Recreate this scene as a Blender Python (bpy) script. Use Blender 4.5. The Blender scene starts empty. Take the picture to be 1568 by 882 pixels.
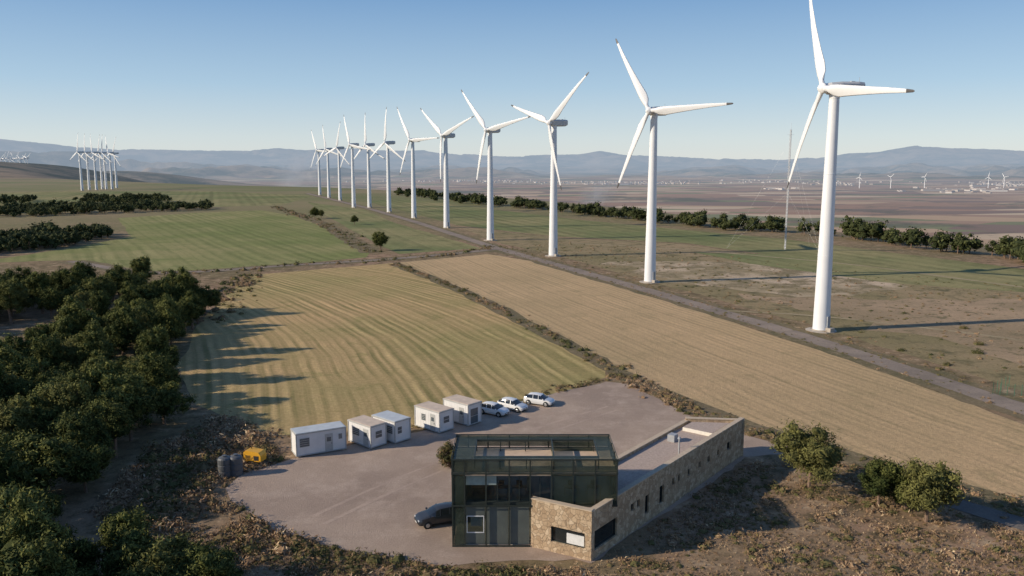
import bpy, math, random
import numpy as np
from mathutils import Vector, noise
random.seed(7)
rng = np.random.default_rng(7)
scene = bpy.context.scene
COL = scene.collection

# ------------------------------------------------------------------ survey
CAM_H = 33.0
F = 1250.0
PITCH = math.atan(190.0 / F)
SP, CP = math.sin(PITCH), math.cos(PITCH)

def site(u, v, z=0.0):
    """survey measurement (photo reading) -> ground position in metres"""
    a = (441 - v) / F
    Y = CP + a * SP
    Z = -SP + a * CP
    t = (z - CAM_H) / Z
    return (t * (u - 784) / F, t * Y)

# ------------------------------------------------------------------ node helpers
class NT:
    def __init__(s, name):
        s.m = bpy.data.materials.new(name)
        s.m.use_nodes = True
        s.t = s.m.node_tree
        s.t.nodes.clear()
        s.out = s.n('ShaderNodeOutputMaterial')
    def n(s, typ, **kw):
        x = s.t.nodes.new(typ)
        for k, v in kw.items():
            setattr(x, k, v)
        return x
    def l(s, a, b):
        s.t.links.new(a, b)
    def pos(s):
        return s.n('ShaderNodeNewGeometry').outputs['Position']
    def obj(s):
        return s.n('ShaderNodeTexCoord').outputs['Object']
    def noise(s, vec, scale, detail=4, rough=0.6, w=None):
        x = s.n('ShaderNodeTexNoise')
        if w is not None:
            x.noise_dimensions = '1D'
            s.l(w, x.inputs['W'])
        elif vec is not None:
            s.l(vec, x.inputs['Vector'])
        x.inputs['Scale'].default_value = scale
        x.inputs['Detail'].default_value = detail
        x.inputs['Roughness'].default_value = rough
        return x.outputs['Fac']
    def maprange(s, v, a, b, c=0.0, d=1.0):
        x = s.n('ShaderNodeMapRange')
        s.l(v, x.inputs[0])
        for i, q in enumerate((a, b, c, d)):
            x.inputs[i + 1].default_value = q
        return x.outputs[0]
    def math(s, op, a, b=None, c=None):
        x = s.n('ShaderNodeMath', operation=op)
        for i, q in enumerate((a, b, c)):
            if q is None: continue
            if isinstance(q, (int, float)): x.inputs[i].default_value = q
            else: s.l(q, x.inputs[i])
        return x.outputs[0]
    def mix(s, fac, a, b, mode='MIX'):
        x = s.n('ShaderNodeMixRGB', blend_type=mode)
        for i, q in enumerate((fac, a, b)):
            if isinstance(q, (int, float)): x.inputs[i].default_value = q if i == 0 else (q, q, q, 1)
            elif isinstance(q, tuple): x.inputs[i].default_value = (*q[:3], 1)
            else: s.l(q, x.inputs[i])
        return x.outputs[0]
    def scale(s, col, k):
        vm = s.n('ShaderNodeVectorMath', operation='SCALE')
        if isinstance(col, tuple): vm.inputs[0].default_value = col
        else: s.l(col, vm.inputs[0])
        if isinstance(k, (int, float)): vm.inputs['Scale'].default_value = k
        else: s.l(k, vm.inputs['Scale'])
        return vm.outputs[0]
    def ramp(s, fac, stops, const=False):
        x = s.n('ShaderNodeValToRGB')
        cr = x.color_ramp
        if const: cr.interpolation = 'CONSTANT'
        while len(cr.elements) < len(stops): cr.elements.new(0.5)
        for e, (p, c) in zip(cr.elements, stops):
            e.position = p; e.color = (*c, 1)
        s.l(fac, x.inputs[0])
        return x.outputs[0]
    def bump(s, h, strength, dist):
        x = s.n('ShaderNodeBump')
        x.inputs['Strength'].default_value = strength
        x.inputs['Distance'].default_value = dist
        s.l(h, x.inputs['Height'])
        return x.outputs[0]
    def bsdf(s, col, rough=0.9, bump=None, metal=0.0, spec=0.3, link=True):
        x = s.n('ShaderNodeBsdfPrincipled')
        if isinstance(col, tuple): x.inputs['Base Color'].default_value = (*col[:3], 1)
        else: s.l(col, x.inputs['Base Color'])
        x.inputs['Roughness'].default_value = rough
        x.inputs['Metallic'].default_value = metal
        x.inputs['Specular IOR Level'].default_value = spec
        if bump is not None: s.l(bump, x.inputs['Normal'])
        if link: s.l(x.outputs[0], s.out.inputs[0])
        return x.outputs[0]

def simple(name, col, rough=0.6, var=0.12, scale=3.0, metal=0.0, spec=0.4, bump=0.0):
    s = NT(name)
    n = s.noise(s.obj(), scale, 5)
    k = s.maprange(n, 0.3, 0.7, 1 - var, 1 + var)
    b = s.bump(n, bump, 0.05) if bump else None
    s.bsdf(s.scale(col, k), rough, b, metal, spec)
    return s.m

def soil(name, c1, c2, c3, s1=0.02, s2=0.25, s3=2.5, t3=(0.5, 0.65), bump=0.6, stripe=None, rough=1.0, contrast=0.28):
    """c1/c2 broad patches, c3 tufts, stripe=(dirx,diry,period,amount,curve)"""
    s = NT(name)
    p = s.pos()
    a = s.noise(p, s1, 6, 0.65)
    col = s.mix(s.maprange(a, 0.4, 0.6), c1, c2)
    b = s.noise(p, s2, 7, 0.75)
    col = s.mix(s.maprange(b, t3[0], t3[1]), col, c3)
    if stripe:
        dx, dy, per, amt, curve = stripe
        sep = s.n('ShaderNodeSeparateXYZ'); s.l(p, sep.inputs[0])
        x, y = sep.outputs[0], sep.outputs[1]
        perp = s.math('ADD', s.math('MULTIPLY', x, -dy), s.math('MULTIPLY', y, dx))
        al = s.math('ADD', s.math('ADD', s.math('MULTIPLY', x, dx), s.math('MULTIPLY', y, dy)), 130.0)
        al2 = s.math('MULTIPLY', s.math('MULTIPLY', al, al), curve)
        m = s.math('ADD', s.math('ADD', perp, al2), s.math('MULTIPLY', s.noise(p, 0.03, 2), 3.0))
        n1 = s.noise(None, 1.0 / per, 3, 0.7, w=m)
        sn = s.math('SINE', s.math('MULTIPLY', m, 6.283 / (per * 0.9)))
        st = s.math('ADD', s.maprange(n1, 0.3, 0.7, -1, 1), s.math('MULTIPLY', sn, 0.6))
        brk = s.maprange(s.noise(p, 0.06, 5, 0.7), 0.35, 0.62, 0.15, 1.15)
        st = s.math('MULTIPLY', st, brk)
        k = s.math('ADD', 1.0, s.math('MULTIPLY', st, amt))
        col = s.mix(s.maprange(st, -1.2, 0.1, 0.5, 0.0), s.scale(col, k), c3)
    f = s.noise(p, s3, 8, 0.85)
    col = s.scale(col, s.maprange(f, 0.3, 0.7, 1 - contrast, 1 + contrast))
    s.bsdf(col, rough, s.bump(f, bump, 0.25), spec=0.1)
    return s.m

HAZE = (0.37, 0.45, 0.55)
def paint_haze(s, shader, L=13500.0):  # aerial haze painted into the surface: emissive tint growing with distance from origin
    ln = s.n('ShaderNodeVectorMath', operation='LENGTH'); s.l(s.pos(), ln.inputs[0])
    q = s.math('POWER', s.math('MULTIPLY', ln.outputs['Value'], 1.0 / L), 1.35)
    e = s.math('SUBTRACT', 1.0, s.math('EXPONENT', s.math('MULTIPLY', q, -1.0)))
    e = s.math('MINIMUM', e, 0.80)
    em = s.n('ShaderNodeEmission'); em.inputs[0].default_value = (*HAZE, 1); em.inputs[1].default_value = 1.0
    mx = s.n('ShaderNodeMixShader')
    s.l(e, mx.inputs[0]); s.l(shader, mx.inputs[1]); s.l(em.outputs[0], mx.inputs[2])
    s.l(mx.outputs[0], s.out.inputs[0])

# ------------------------------------------------------------------ mesh helpers
def mesh_obj(name, V, Fc, mats, midx=None, tint=None, smooth=False, parent=None, loc=None):
    me = bpy.data.meshes.new(name)
    me.from_pydata([tuple(v) for v in V] if not isinstance(V, np.ndarray) else V.tolist(), [],
                   Fc if not isinstance(Fc, np.ndarray) else Fc.tolist())
    for m in mats: me.materials.append(m)
    if midx is not None: me.polygons.foreach_set('material_index', np.array(midx, dtype=np.int32))
    if tint is not None:
        at = me.attributes.new('tint', 'FLOAT', 'FACE')
        at.data.foreach_set('value', np.array(tint, dtype=np.float32))
    if smooth: me.polygons.foreach_set('use_smooth', [True] * len(me.polygons))
    me.update()
    o = bpy.data.objects.new(name, me)
    COL.objects.link(o)
    if parent: o.parent = parent
    if loc: o.location = loc
    return o

def empty(name, loc=(0, 0, 0), rz=0.0):
    e = bpy.data.objects.new(name, None)
    e.empty_display_size = 0.5
    e.location = loc; e.rotation_euler = (0, 0, rz)
    COL.objects.link(e)
    return e

class MB:
    def __init__(s): s.V = []; s.F = []; s.M = []
    def face(s, pts, m=0):
        b = len(s.V); s.V += [tuple(p) for p in pts]; s.F.append(list(range(b, b + len(pts)))); s.M.append(m)
    def prism(s, poly, z0, z1, m=0, mtop=None):
        n = len(poly)
        ar = sum(poly[i][0] * poly[(i + 1) % n][1] - poly[(i + 1) % n][0] * poly[i][1] for i in range(n))
        if ar < 0: poly = poly[::-1]
        b = len(s.V)
        s.V += [(p[0], p[1], z0) for p in poly] + [(p[0], p[1], z1) for p in poly]
        s.F.append([b + i for i in range(n)][::-1]); s.M.append(m)
        s.F.append([b + n + i for i in range(n)]); s.M.append(m if mtop is None else mtop)
        for i in range(n):
            j = (i + 1) % n
            s.F.append([b + i, b + j, b + n + j, b + n + i]); s.M.append(m)
    def box(s, x0, x1, y0, y1, z0, z1, m=0):
        s.prism([(x0, y0), (x1, y0), (x1, y1), (x0, y1)], z0, z1, m)
    def wallseg(s, p, q, z0, z1, th, m=0, s0=0.0, s1=None, off=0.0):
        p = Vector(p); q = Vector(q); d = q - p; L = d.length; d /= L
        nrm = Vector((-d.y, d.x))
        if s1 is None: s1 = L
        a = p + d * s0 + nrm * off; b = p + d * s1 + nrm * off
        s.prism([tuple(a), tuple(b), tuple(b + nrm * th), tuple(a + nrm * th)], z0, z1, m)
    def wall_open(s, p, q, z0, z1, th, ops, m=0, mg=1, mf=None):
        L = (Vector(q) - Vector(p)).length
        br = sorted(set([0, L] + [o[0] for o in ops] + [o[1] for o in ops]))
        for a, b in zip(br[:-1], br[1:]):
            mid = (a + b) / 2
            cov = sorted([(o[2], o[3]) for o in ops if o[0] < mid < o[1]])
            z = z0
            for c in cov:
                if c[0] > z + 1e-4: s.wallseg(p, q, z, c[0], th, m, a, b)
                z = c[1]
            if z < z1: s.wallseg(p, q, z, z1, th, m, a, b)
        for o in ops:
            s.wallseg(p, q, o[2], o[3], 0.03, mg, o[0], o[1], off=th * 0.6)
            if mf is not None:
                w = 0.07
                for (a, b, c, d) in ((o[0], o[1], o[2], o[2] + w), (o[0], o[1], o[3] - w, o[3]),
                                     (o[0], o[0] + w, o[2] + w, o[3] - w), (o[1] - w, o[1], o[2] + w, o[3] - w)):
                    s.wallseg(p, q, c, d, 0.08, mf, a, b, off=th * 0.6 - 0.085)
    def cyl(s, p0, p1, r0, r1, n=12, m=0, caps=True):
        p0 = Vector(p0); p1 = Vector(p1); d = (p1 - p0).normalized()
        u = d.orthogonal().normalized(); w = d.cross(u)
        b = len(s.V)
        for p, r in ((p0, r0), (p1, r1)):
            for i in range(n):
                a = 2 * math.pi * i / n
                s.V.append(tuple(p + (u * math.cos(a) + w * math.sin(a)) * r))
        for i in range(n):
            j = (i + 1) % n
            s.F.append([b + i, b + j, b + n + j, b + n + i]); s.M.append(m)
        if caps:
            s.F.append([b + i for i in range(n)][::-1]); s.M.append(m)
            s.F.append([b + n + i for i in range(n)]); s.M.append(m)
    def obj(s, name, mats, parent=None, smooth=False, bevel=0.0, loc=None):
        o = mesh_obj(name, s.V, s.F, mats, s.M, parent=parent, smooth=smooth, loc=loc)
        if bevel:
            md = o.modifiers.new('bevel', 'BEVEL'); md.width = bevel; md.segments = 2; md.limit_method = 'ANGLE'
        return o

def pip(x, y, poly):
    c = False; n = len(poly); j = n - 1
    for i in range(n):
        xi, yi = poly[i]; xj, yj = poly[j]
        if (yi > y) != (yj > y) and x < (xj - xi) * (y - yi) / (yj - yi) + xi: c = not c
        j = i
    return c

def scatter(poly, n, mind, rnd=random):
    xs = [p[0] for p in poly]; ys = [p[1] for p in poly]
    out = []; cell = {}
    tries = 0
    while len(out) < n and tries < n * 30:
        tries += 1
        x = rnd.uniform(min(xs), max(xs)); y = rnd.uniform(min(ys), max(ys))
        if not pip(x, y, poly): continue
        k = (int(x // mind), int(y // mind)); ok = True
        for i in (-1, 0, 1):
            for j in (-1, 0, 1):
                for q in cell.get((k[0] + i, k[1] + j), ()):
                    if (q[0] - x) ** 2 + (q[1] - y) ** 2 < mind * mind: ok = False
        if ok:
            out.append((x, y)); cell.setdefault(k, []).append((x, y))
    return out

def S(pts): return [site(*p) for p in pts]

def along(pts, step, width):
    w = S(pts); out = []
    for a, b in zip(w[:-1], w[1:]):
        d = Vector(b) - Vector(a); L = d.length
        n = max(1, int(L / step))
        nr = Vector((-d.y, d.x)).normalized()
        for i in range(n):
            t = random.random()
            p = Vector(a) + d * t + nr * random.gauss(0, width / 2)
            out.append((p.x, p.y))
    return out

def sheet(name, pts, z, mat, jit=0.6, world=False, seg=4.0):
    w = pts if world else S(pts)
    out = []
    for i in range(len(w)):
        a = Vector(w[i]); b = Vector(w[(i + 1) % len(w)]); d = b - a; L = d.length
        dist = (a.length + b.length) / 2
        n = max(1, int(L / (seg * max(1, dist / 150))))
        nr = Vector((-d.y, d.x)).normalized() if L > 0 else Vector((0, 0))
        for k in range(n):
            p = a + d * (k / n)
            nz = noise.noise(Vector((p.x * 0.12, p.y * 0.12, z * 50))) * 1.5 + noise.noise(Vector((p.x * 0.5, p.y * 0.5, 3.1)))
            out.append(tuple(p + nr * nz * jit))
    return mesh_obj(name, [(p[0], p[1], z) for p in out], [list(range(len(out)))], [mat])

def ribbon(name, pts, width, z, mat, jit=0.25, world=False):
    w = [Vector(p) for p in (pts if world else S(pts))]
    P = []
    for a, b in zip(w[:-1], w[1:]):
        n = max(1, int((b - a).length / 5))
        P += [a + (b - a) * (i / n) for i in range(n)]
    P.append(w[-1])
    for _ in range(6):
        P = [P[0]] + [(P[i - 1] + P[i] * 2 + P[i + 1]) / 4 for i in range(1, len(P) - 1)] + [P[-1]]
    V = []; Fc = []
    for i, p in enumerate(P):
        d = (P[min(i + 1, len(P) - 1)] - P[max(i - 1, 0)]).normalized(); nr = Vector((-d.y, d.x))
        j1 = noise.noise(Vector((p.x * .2, p.y * .2, 1))) * jit; j2 = noise.noise(Vector((p.x * .2, p.y * .2, 9))) * jit
        a = p + nr * (width / 2 + j1); b = p - nr * (width / 2 + j2)
        V += [(a.x, a.y, z), (b.x, b.y, z)]
        if i: Fc.append([2 * i - 2, 2 * i - 1, 2 * i + 1, 2 * i])
    return mesh_obj(name, V, Fc, [mat])

# ------------------------------------------------------------------ camera, sun, sky
cam = bpy.data.cameras.new('camera'); camo = bpy.data.objects.new('camera', cam); COL.objects.link(camo)
camo.location = (0, 0, CAM_H); camo.rotation_euler = (math.pi / 2 - PITCH, 0, 0)
cam.sensor_width = 36; cam.lens = F / 1568 * 36; cam.clip_end = 120000; cam.clip_start = 0.5
scene.camera = camo
ELEV = math.radians(24)
hx, hy = -0.975, -0.222
L = Vector((-hx * math.cos(ELEV), -hy * math.cos(ELEV), -math.sin(ELEV)))
sun = bpy.data.lights.new('sun', 'SUN'); sun.energy = 5.0; sun.angle = math.radians(0.5); sun.color = (1.0, 0.87, 0.70)
suno = bpy.data.objects.new('sun', sun); COL.objects.link(suno)
suno.rotation_euler = L.to_track_quat('-Z', 'Y').to_euler(); suno.location = (-60, -20, 80)
w = bpy.data.worlds.new('World'); scene.world = w; w.use_nodes = True
nt = w.node_tree; nt.nodes.clear()
sky = nt.nodes.new('ShaderNodeTexSky'); sky.sky_type = 'NISHITA'; sky.sun_disc = False
sky.sun_elevation = ELEV; sky.sun_rotation = math.atan2(hx, hy) % (2 * math.pi)
sky.altitude = 400; sky.air_density = 1.0; sky.dust_density = 0.2; sky.ozone_density = 2.0
# clear winter air: blend the physical sky with a measured elevation gradient
geo = nt.nodes.new('ShaderNodeTexCoord'); sepw = nt.nodes.new('ShaderNodeSeparateXYZ')
nt.links.new(geo.outputs['Generated'], sepw.inputs[0])
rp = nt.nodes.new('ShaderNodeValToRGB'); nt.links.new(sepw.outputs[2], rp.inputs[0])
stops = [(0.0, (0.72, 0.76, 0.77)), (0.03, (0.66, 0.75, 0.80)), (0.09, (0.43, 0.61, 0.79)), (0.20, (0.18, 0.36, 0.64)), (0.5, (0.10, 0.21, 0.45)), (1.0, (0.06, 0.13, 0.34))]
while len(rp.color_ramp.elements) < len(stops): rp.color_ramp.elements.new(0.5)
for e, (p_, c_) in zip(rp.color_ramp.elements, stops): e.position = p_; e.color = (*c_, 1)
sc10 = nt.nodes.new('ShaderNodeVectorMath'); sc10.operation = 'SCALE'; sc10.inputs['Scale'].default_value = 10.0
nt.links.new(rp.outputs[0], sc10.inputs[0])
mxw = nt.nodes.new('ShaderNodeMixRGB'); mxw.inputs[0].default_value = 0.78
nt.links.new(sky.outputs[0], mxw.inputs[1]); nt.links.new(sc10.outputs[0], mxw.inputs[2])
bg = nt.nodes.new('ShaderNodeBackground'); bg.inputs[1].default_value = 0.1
wo = nt.nodes.new('ShaderNodeOutputWorld')
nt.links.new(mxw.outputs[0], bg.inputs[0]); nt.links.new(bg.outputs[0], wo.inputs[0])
scene.view_settings.view_transform = 'Standard'; scene.view_settings.look = 'None'; scene.view_settings.exposure = 0

# ------------------------------------------------------------------ terrain
PLAIN = -130.0
edge = S([(2600, 560), (1900, 455), (1568, 412), (1300, 372), (1000, 334), (800, 309), (620, 294), (480, 287), (300, 283)]) + \
       [(-900, 1700), (-1500, 2300), (-3000, 2600), (-5000, 600), (-3000, -3000), (3000, -3000), (1500, -400)]
edge_np = np.array(edge)
def sdist(X, Y):
    n = len(edge_np); inside = np.zeros(X.shape, bool); dm = np.full(X.shape, 1e12)
    for i in range(n):
        x1, y1 = edge_np[i]; x2, y2 = edge_np[(i + 1) % n]
        dx, dy = x2 - x1, y2 - y1
        t = np.clip(((X - x1) * dx + (Y - y1) * dy) / (dx * dx + dy * dy), 0, 1)
        dm = np.minimum(dm, (X - x1 - t * dx) ** 2 + (Y - y1 - t * dy) ** 2)
        c = ((y1 > Y) != (y2 > Y)) & (X < (x2 - x1) * (Y - y1) / (y2 - y1 + 1e-9) + x1)
        inside ^= c
    d = np.sqrt(dm)
    return np.where(inside, -d, d)
def sm(x): x = np.clip(x, 0, 1); return x * x * (3 - 2 * x)
crest = np.array([(-700, 236), (-200, 226), (0, 221), (60, 225), (100, 228), (150, 232), (300, 234), (380, 234), (425, 230), (470, 233), (520, 229), (600, 233), (650, 231), (700, 237),
                  (780, 242), (850, 238), (885, 239), (920, 233), (950, 238), (1000, 241), (1100, 245), (1200, 247), (1300, 238), (1340, 237), (1400, 228), (1450, 232), (1500, 233), (1568, 236), (2000, 232), (2600, 238)], float)
rs = [3.0]
while rs[-1] < 6000: rs.append(rs[-1] * 1.042)
r = 6200
while r < 27000: rs.append(r); r += 130
rs += [28000, 30000, 33000, 40000, 60000, 90000]
az = list(np.arange(-38, 38.01, 0.17)); az += list(np.arange(40, 321, 3.0))
az = np.radians(np.array(az)); R = np.array(rs)
AZ, RR = np.meshgrid(az, R)
X = RR * np.sin(AZ); Y = RR * np.cos(AZ)
ztab = -sm(sdist(X, Y) / 650.0) * -PLAIN
px = np.where(np.cos(AZ) > 0.2, 784 + 1264 * np.tan(np.clip(AZ - (AZ > 3.3) * 2 * np.pi, -1.3, 1.3)), 784)
cy = np.interp(px, crest[:, 0], crest[:, 1])
zc = 33 + (251 - cy) / 1264.0 * 24000
def fbm(X, Y, sc, seed, oc=5):
    Xf = X.ravel() / sc; Yf = Y.ravel() / sc
    out = np.array([noise.fractal(Vector((a, b, seed)), 0.8, 2.1, oc) for a, b in zip(Xf, Yf)])
    return out.reshape(X.shape)
far = (RR > 5500) & (RR < 30000) & ((AZ < 0.75) | (AZ > 5.6))
nf1 = np.zeros(X.shape); nf2 = np.zeros(X.shape)
nf1[far] = fbm(X[far], Y[far], 3000, 2.2, 6); nf2[far] = fbm(X[far], Y[far], 2200, 7.7, 5)
rise = sm((RR - 15000) / 9000)
ridge = (1 - np.abs(nf1) * 2.2)
zm = rise * (zc - PLAIN) + rise * (ridge * 190 - 110) * (1 - 0.65 * sm((RR - 21500) / 2500))
drop = sm((RR - 24500) / 6000) * 350
foot = sm((RR - 8000) / 3500) * (1 - sm((RR - 15000) / 4000)) * np.clip(0.1 + nf2 * 1.1, 0, 1) * 210
leftf = 0.75 + 0.9 * sm((450 - px) / 300) + 0.35 * sm((px - 1100) / 300)
zz = ztab + zm - drop + foot * leftf
zz += np.exp(-((X + 1750) ** 2 / 520 ** 2 + (Y - 3000) ** 2 / 500 ** 2)) * 165
zz += np.exp(-((X + 2500) ** 2 / 700 ** 2 + (Y - 5200) ** 2 / 700 ** 2)) * 120
zz[RR < 900] = np.minimum(zz[RR < 900], 0)
nr_, na = X.shape
V = np.stack([X.ravel(), Y.ravel(), zz.ravel()], 1)
ii, jj = np.meshgrid(np.arange(nr_ - 1), np.arange(na), indexing='ij')
j2 = (jj + 1) % na
Fq = np.stack([ii * na + jj, (ii + 1) * na + jj, (ii + 1) * na + j2, ii * na + j2], -1).reshape(-1, 4)
V = np.vstack([V, [[0, 0, 0]]])
cen = len(V) - 1
Fl = Fq[:, ::-1].tolist() + [[cen, (k + 1) % na, k] for k in range(na)]

s = NT('terrain_ground')
p = s.pos(); sep = s.n('ShaderNodeSeparateXYZ'); s.l(p, sep.inputs[0])
ln = s.n('ShaderNodeVectorMath', operation='LENGTH'); s.l(p, ln.inputs[0]); dist = ln.outputs['Value']
a = s.noise(p, 0.025, 6, 0.65); b = s.noise(p, 0.35, 7, 0.7); f = s.noise(p, 2.2, 8, 0.85)
near = s.mix(s.maprange(a, 0.4, 0.6), (0.32, 0.21, 0.135), (0.21, 0.165, 0.09))
near = s.mix(s.maprange(b, 0.5, 0.62), near, (0.13, 0.10, 0.058))
near = s.mix(s.maprange(b, 0.45, 0.34), near, (0.44, 0.325, 0.21))
far_ = s.mix(s.maprange(s.noise(p, 0.004, 4), 0.4, 0.6), (0.18, 0.185, 0.08), (0.27, 0.215, 0.12))
near = s.mix(s.maprange(dist, 300, 700), near, far_)
near = s.scale(near, s.maprange(f, 0.3, 0.7, 0.68, 1.32))
mp = s.n('ShaderNodeMapping'); s.l(p, mp.inputs[0]); mp.inputs['Scale'].default_value = (1 / 420, 1 / 170, 0); mp.inputs['Rotation'].default_value = (0, 0, 0.2)
vo = s.n('ShaderNodeTexVoronoi'); s.l(mp.outputs[0], vo.inputs['Vector']); vo.inputs['Scale'].default_value = 1.0
sc_ = s.n('ShaderNodeSeparateColor'); s.l(vo.outputs['Color'], sc_.inputs[0])
farm = s.ramp(sc_.outputs[0], [(0, (0.32, 0.185, 0.12)), (0.22, (0.46, 0.31, 0.19)), (0.40, (0.20, 0.13, 0.10)), (0.56, (0.18, 0.19, 0.085)), (0.70, (0.34, 0.215, 0.14)), (0.86, (0.55, 0.41, 0.27))], True)
farm = s.mix(0.12, farm, (0.28, 0.19, 0.13))
farm = s.mix(s.maprange(s.noise(p, 0.0014, 8, 0.7), 0.53, 0.60, 0, 0.85), farm, (0.095, 0.09, 0.055))
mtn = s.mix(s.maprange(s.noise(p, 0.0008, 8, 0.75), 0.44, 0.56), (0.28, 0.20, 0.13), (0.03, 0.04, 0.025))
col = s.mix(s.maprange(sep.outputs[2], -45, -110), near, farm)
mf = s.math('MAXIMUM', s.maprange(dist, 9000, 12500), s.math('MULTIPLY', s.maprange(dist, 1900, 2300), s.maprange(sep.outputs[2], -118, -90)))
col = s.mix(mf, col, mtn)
sh = s.bsdf(col, 1.0, s.bump(f, 0.5, 0.25), spec=0.05, link=False)
paint_haze(s, sh)
ground = mesh_obj('terrain_ground', V, Fl, [s.m], smooth=True)

# ------------------------------------------------------------------ field sheets
DX, DY = 0.34, -0.94
m_fieldA = soil('stubble_field_striped', (0.49, 0.335, 0.165), (0.35, 0.285, 0.12), (0.21, 0.205, 0.07), 0.012, 0.14, 1.5, (0.55, 0.75), 0.8, (DX, DY, 2.1, 0.24, 0.0017), contrast=0.32)
m_fieldB = soil('stubble_field_tan', (0.54, 0.375, 0.21), (0.46, 0.33, 0.18), (0.30, 0.24, 0.12), 0.02, 0.15, 1.7, (0.53, 0.8), 0.9, (DX, DY, 1.7, 0.09, 0.0), contrast=0.34)
m_green = soil('green_crop_field', (0.185, 0.205, 0.07), (0.29, 0.26, 0.115), (0.14, 0.17, 0.055), 0.012, 0.08, 0.8, (0.5, 0.75), 0.4, (0.5, -0.86, 5.0, 0.12, 0.0))
m_green2 = soil('green_crop_dark', (0.165, 0.185, 0.075), (0.29, 0.25, 0.12), (0.135, 0.14, 0.06), 0.010, 0.06, 0.6, (0.5, 0.7), 0.4, (DX, DY, 9.0, 0.12, 0.0))
m_heath = soil('heath_rough_grass', (0.35, 0.26, 0.15), (0.25, 0.205, 0.105), (0.15, 0.13, 0.068), 0.02, 0.18, 1.8, (0.5, 0.62), 0.9, contrast=0.34)
m_heath_brown = soil('heath_brown', (0.42, 0.30, 0.19), (0.30, 0.225, 0.135), (0.18, 0.15, 0.085), 0.03, 0.22, 1.8, (0.52, 0.64), 0.9, contrast=0.34)
m_bare = soil('bare_pale_soil', (0.56, 0.43, 0.30), (0.31, 0.245, 0.14), (0.23, 0.185, 0.105), 0.05, 0.12, 2, (0.47, 0.56), 0.7, contrast=0.3)
m_yard = soil('yard_gravel', (0.42, 0.32, 0.245), (0.33, 0.25, 0.195), (0.50, 0.39, 0.305), 0.05, 0.22, 5.0, (0.48, 0.72), 0.45, contrast=0.2)
m_track = soil('gravel_track', (0.29, 0.235, 0.19), (0.22, 0.18, 0.145), (0.35, 0.28, 0.22), 0.1, 0.5, 5.0, (0.5, 0.75), 0.3)
m_lane = soil('lane_asphalt', (0.17, 0.15, 0.13), (0.13, 0.115, 0.105), (0.21, 0.18, 0.15), 0.1, 0.5, 5.0, (0.5, 0.75), 0.3)
m_verge = soil('dark_verge', (0.21, 0.165, 0.10), (0.15, 0.13, 0.07), (0.30, 0.23, 0.145), 0.1, 0.5, 2.0, (0.5, 0.7), 0.9)

sheet('striped_field', [(384, 421), (600, 403), (700, 443), (790, 485), (925, 556), (926, 578), (870, 596), (800, 616), (742, 634), (640, 655), (530, 662), (420, 668), (350, 640), (300, 620), (275, 560), (300, 500), (350, 450)], 0.012, m_fieldA)
sheet('tan_field', [(612, 402), (748, 389), (860, 408), (1000, 455), (1150, 503), (1300, 552), (1568, 648), (2100, 850), (2000, 905), (1568, 768), (1350, 706), (1150, 655), (1000, 597), (945, 565), (800, 487), (700, 441)], 0.012, m_fieldB)
sheet('green_field', [(-150, 400), (0, 396), (120, 378), (200, 362), (180, 334), (300, 326), (400, 322), (455, 331), (500, 350), (566, 388), (560, 394), (400, 409), (215, 420), (110, 398), (0, 402), (-120, 412)], 0.012, m_green)
sheet('green_field', [(470, 309), (560, 322), (600, 340), (735, 380), (610, 389), (560, 364), (500, 330)], 0.012, m_green2)
sheet('green_field', [(560, 308), (625, 305), (900, 338), (1200, 366), (1568, 412), (1750, 437), (1568, 428), (1300, 408), (1050, 372), (850, 362), (700, 345)], 0.012, m_green2)
sheet('green_field', [(-300, 300), (100, 293), (330, 293), (480, 300), (430, 314), (200, 320), (-300, 340)], 0.02, m_green2)
sheet('heath_field', [(700, 347), (850, 364), (1050, 374), (1300, 410), (1568, 430), (1900, 450), (2100, 620), (1568, 600), (1250, 500), (1000, 432), (850, 390), (770, 374)], 0.012, m_heath)
sheet('bare_soil_patch', [(930, 400), (1060, 398), (1180, 405), (1330, 420), (1400, 440), (1300, 455), (1150, 446), (1020, 432)], 0.02, m_bare, 5.0)
sheet('green_field', [(1060, 386), (1250, 392), (1568, 425), (1800, 450), (1568, 448), (1350, 432), (1150, 404)], 0.026, m_green2, 1.0)
sheet('heath_field', [(1130, 452), (1568, 462), (2000, 520), (2000, 600), (1568, 560), (1400, 510), (1260, 480)], 0.026, m_heath_brown, 4.0)

yard_pts = [(345, 748), (372, 724), (430, 708), (530, 684), (640, 660), (742, 636), (800, 620), (870, 597), (928, 584), (965, 587), (1000, 606), (1045, 632), (1080, 650), (1150, 668), (1205, 683), (1200, 697), (1140, 700),
            (905, 862), (880, 858), (690, 866), (600, 853), (500, 835), (430, 815), (385, 788), (352, 768)]
sheet('gravel_yard', yard_pts, 0.024, m_yard, 0.5, seg=1.5)
road = [(470, 296), (560, 318), (640, 341), (760, 380), (1000, 447), (1250, 521), (1568, 626), (2000, 775)]
ribbon('service_road_verge', road, 9.0, 0.030, m_verge, 1.5)
ribbon('service_road', road, 4.6, 0.042, m_track)
ribbon('farm_track_verge', [(110, 400), (225, 421), (330, 415), (430, 407), (600, 397), (700, 388), (765, 381)], 9.0, 0.034, m_verge, 1.5)
ribbon('farm_track', [(110, 400), (225, 421), (330, 415), (430, 407), (600, 397), (700, 388), (765, 381)], 3.6, 0.046, m_track)
ribbon('hedge_strip', [(604, 404), (700, 442), (790, 486), (930, 560), (1000, 600), (1150, 660), (1350, 714), (1568, 780), (1900, 880)], 4.0, 0.034, m_verge, 1.5)
ribbon('hedge_strip', [(420, 316), (500, 345), (570, 387)], 8, 0.03, m_verge, 2)
lane_px = [(1440, 764), (1500, 785), (1568, 806), (1800, 870)]
ribbon('asphalt_lane', lane_px, 3.0, 0.05, m_lane, 0.4)
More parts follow.
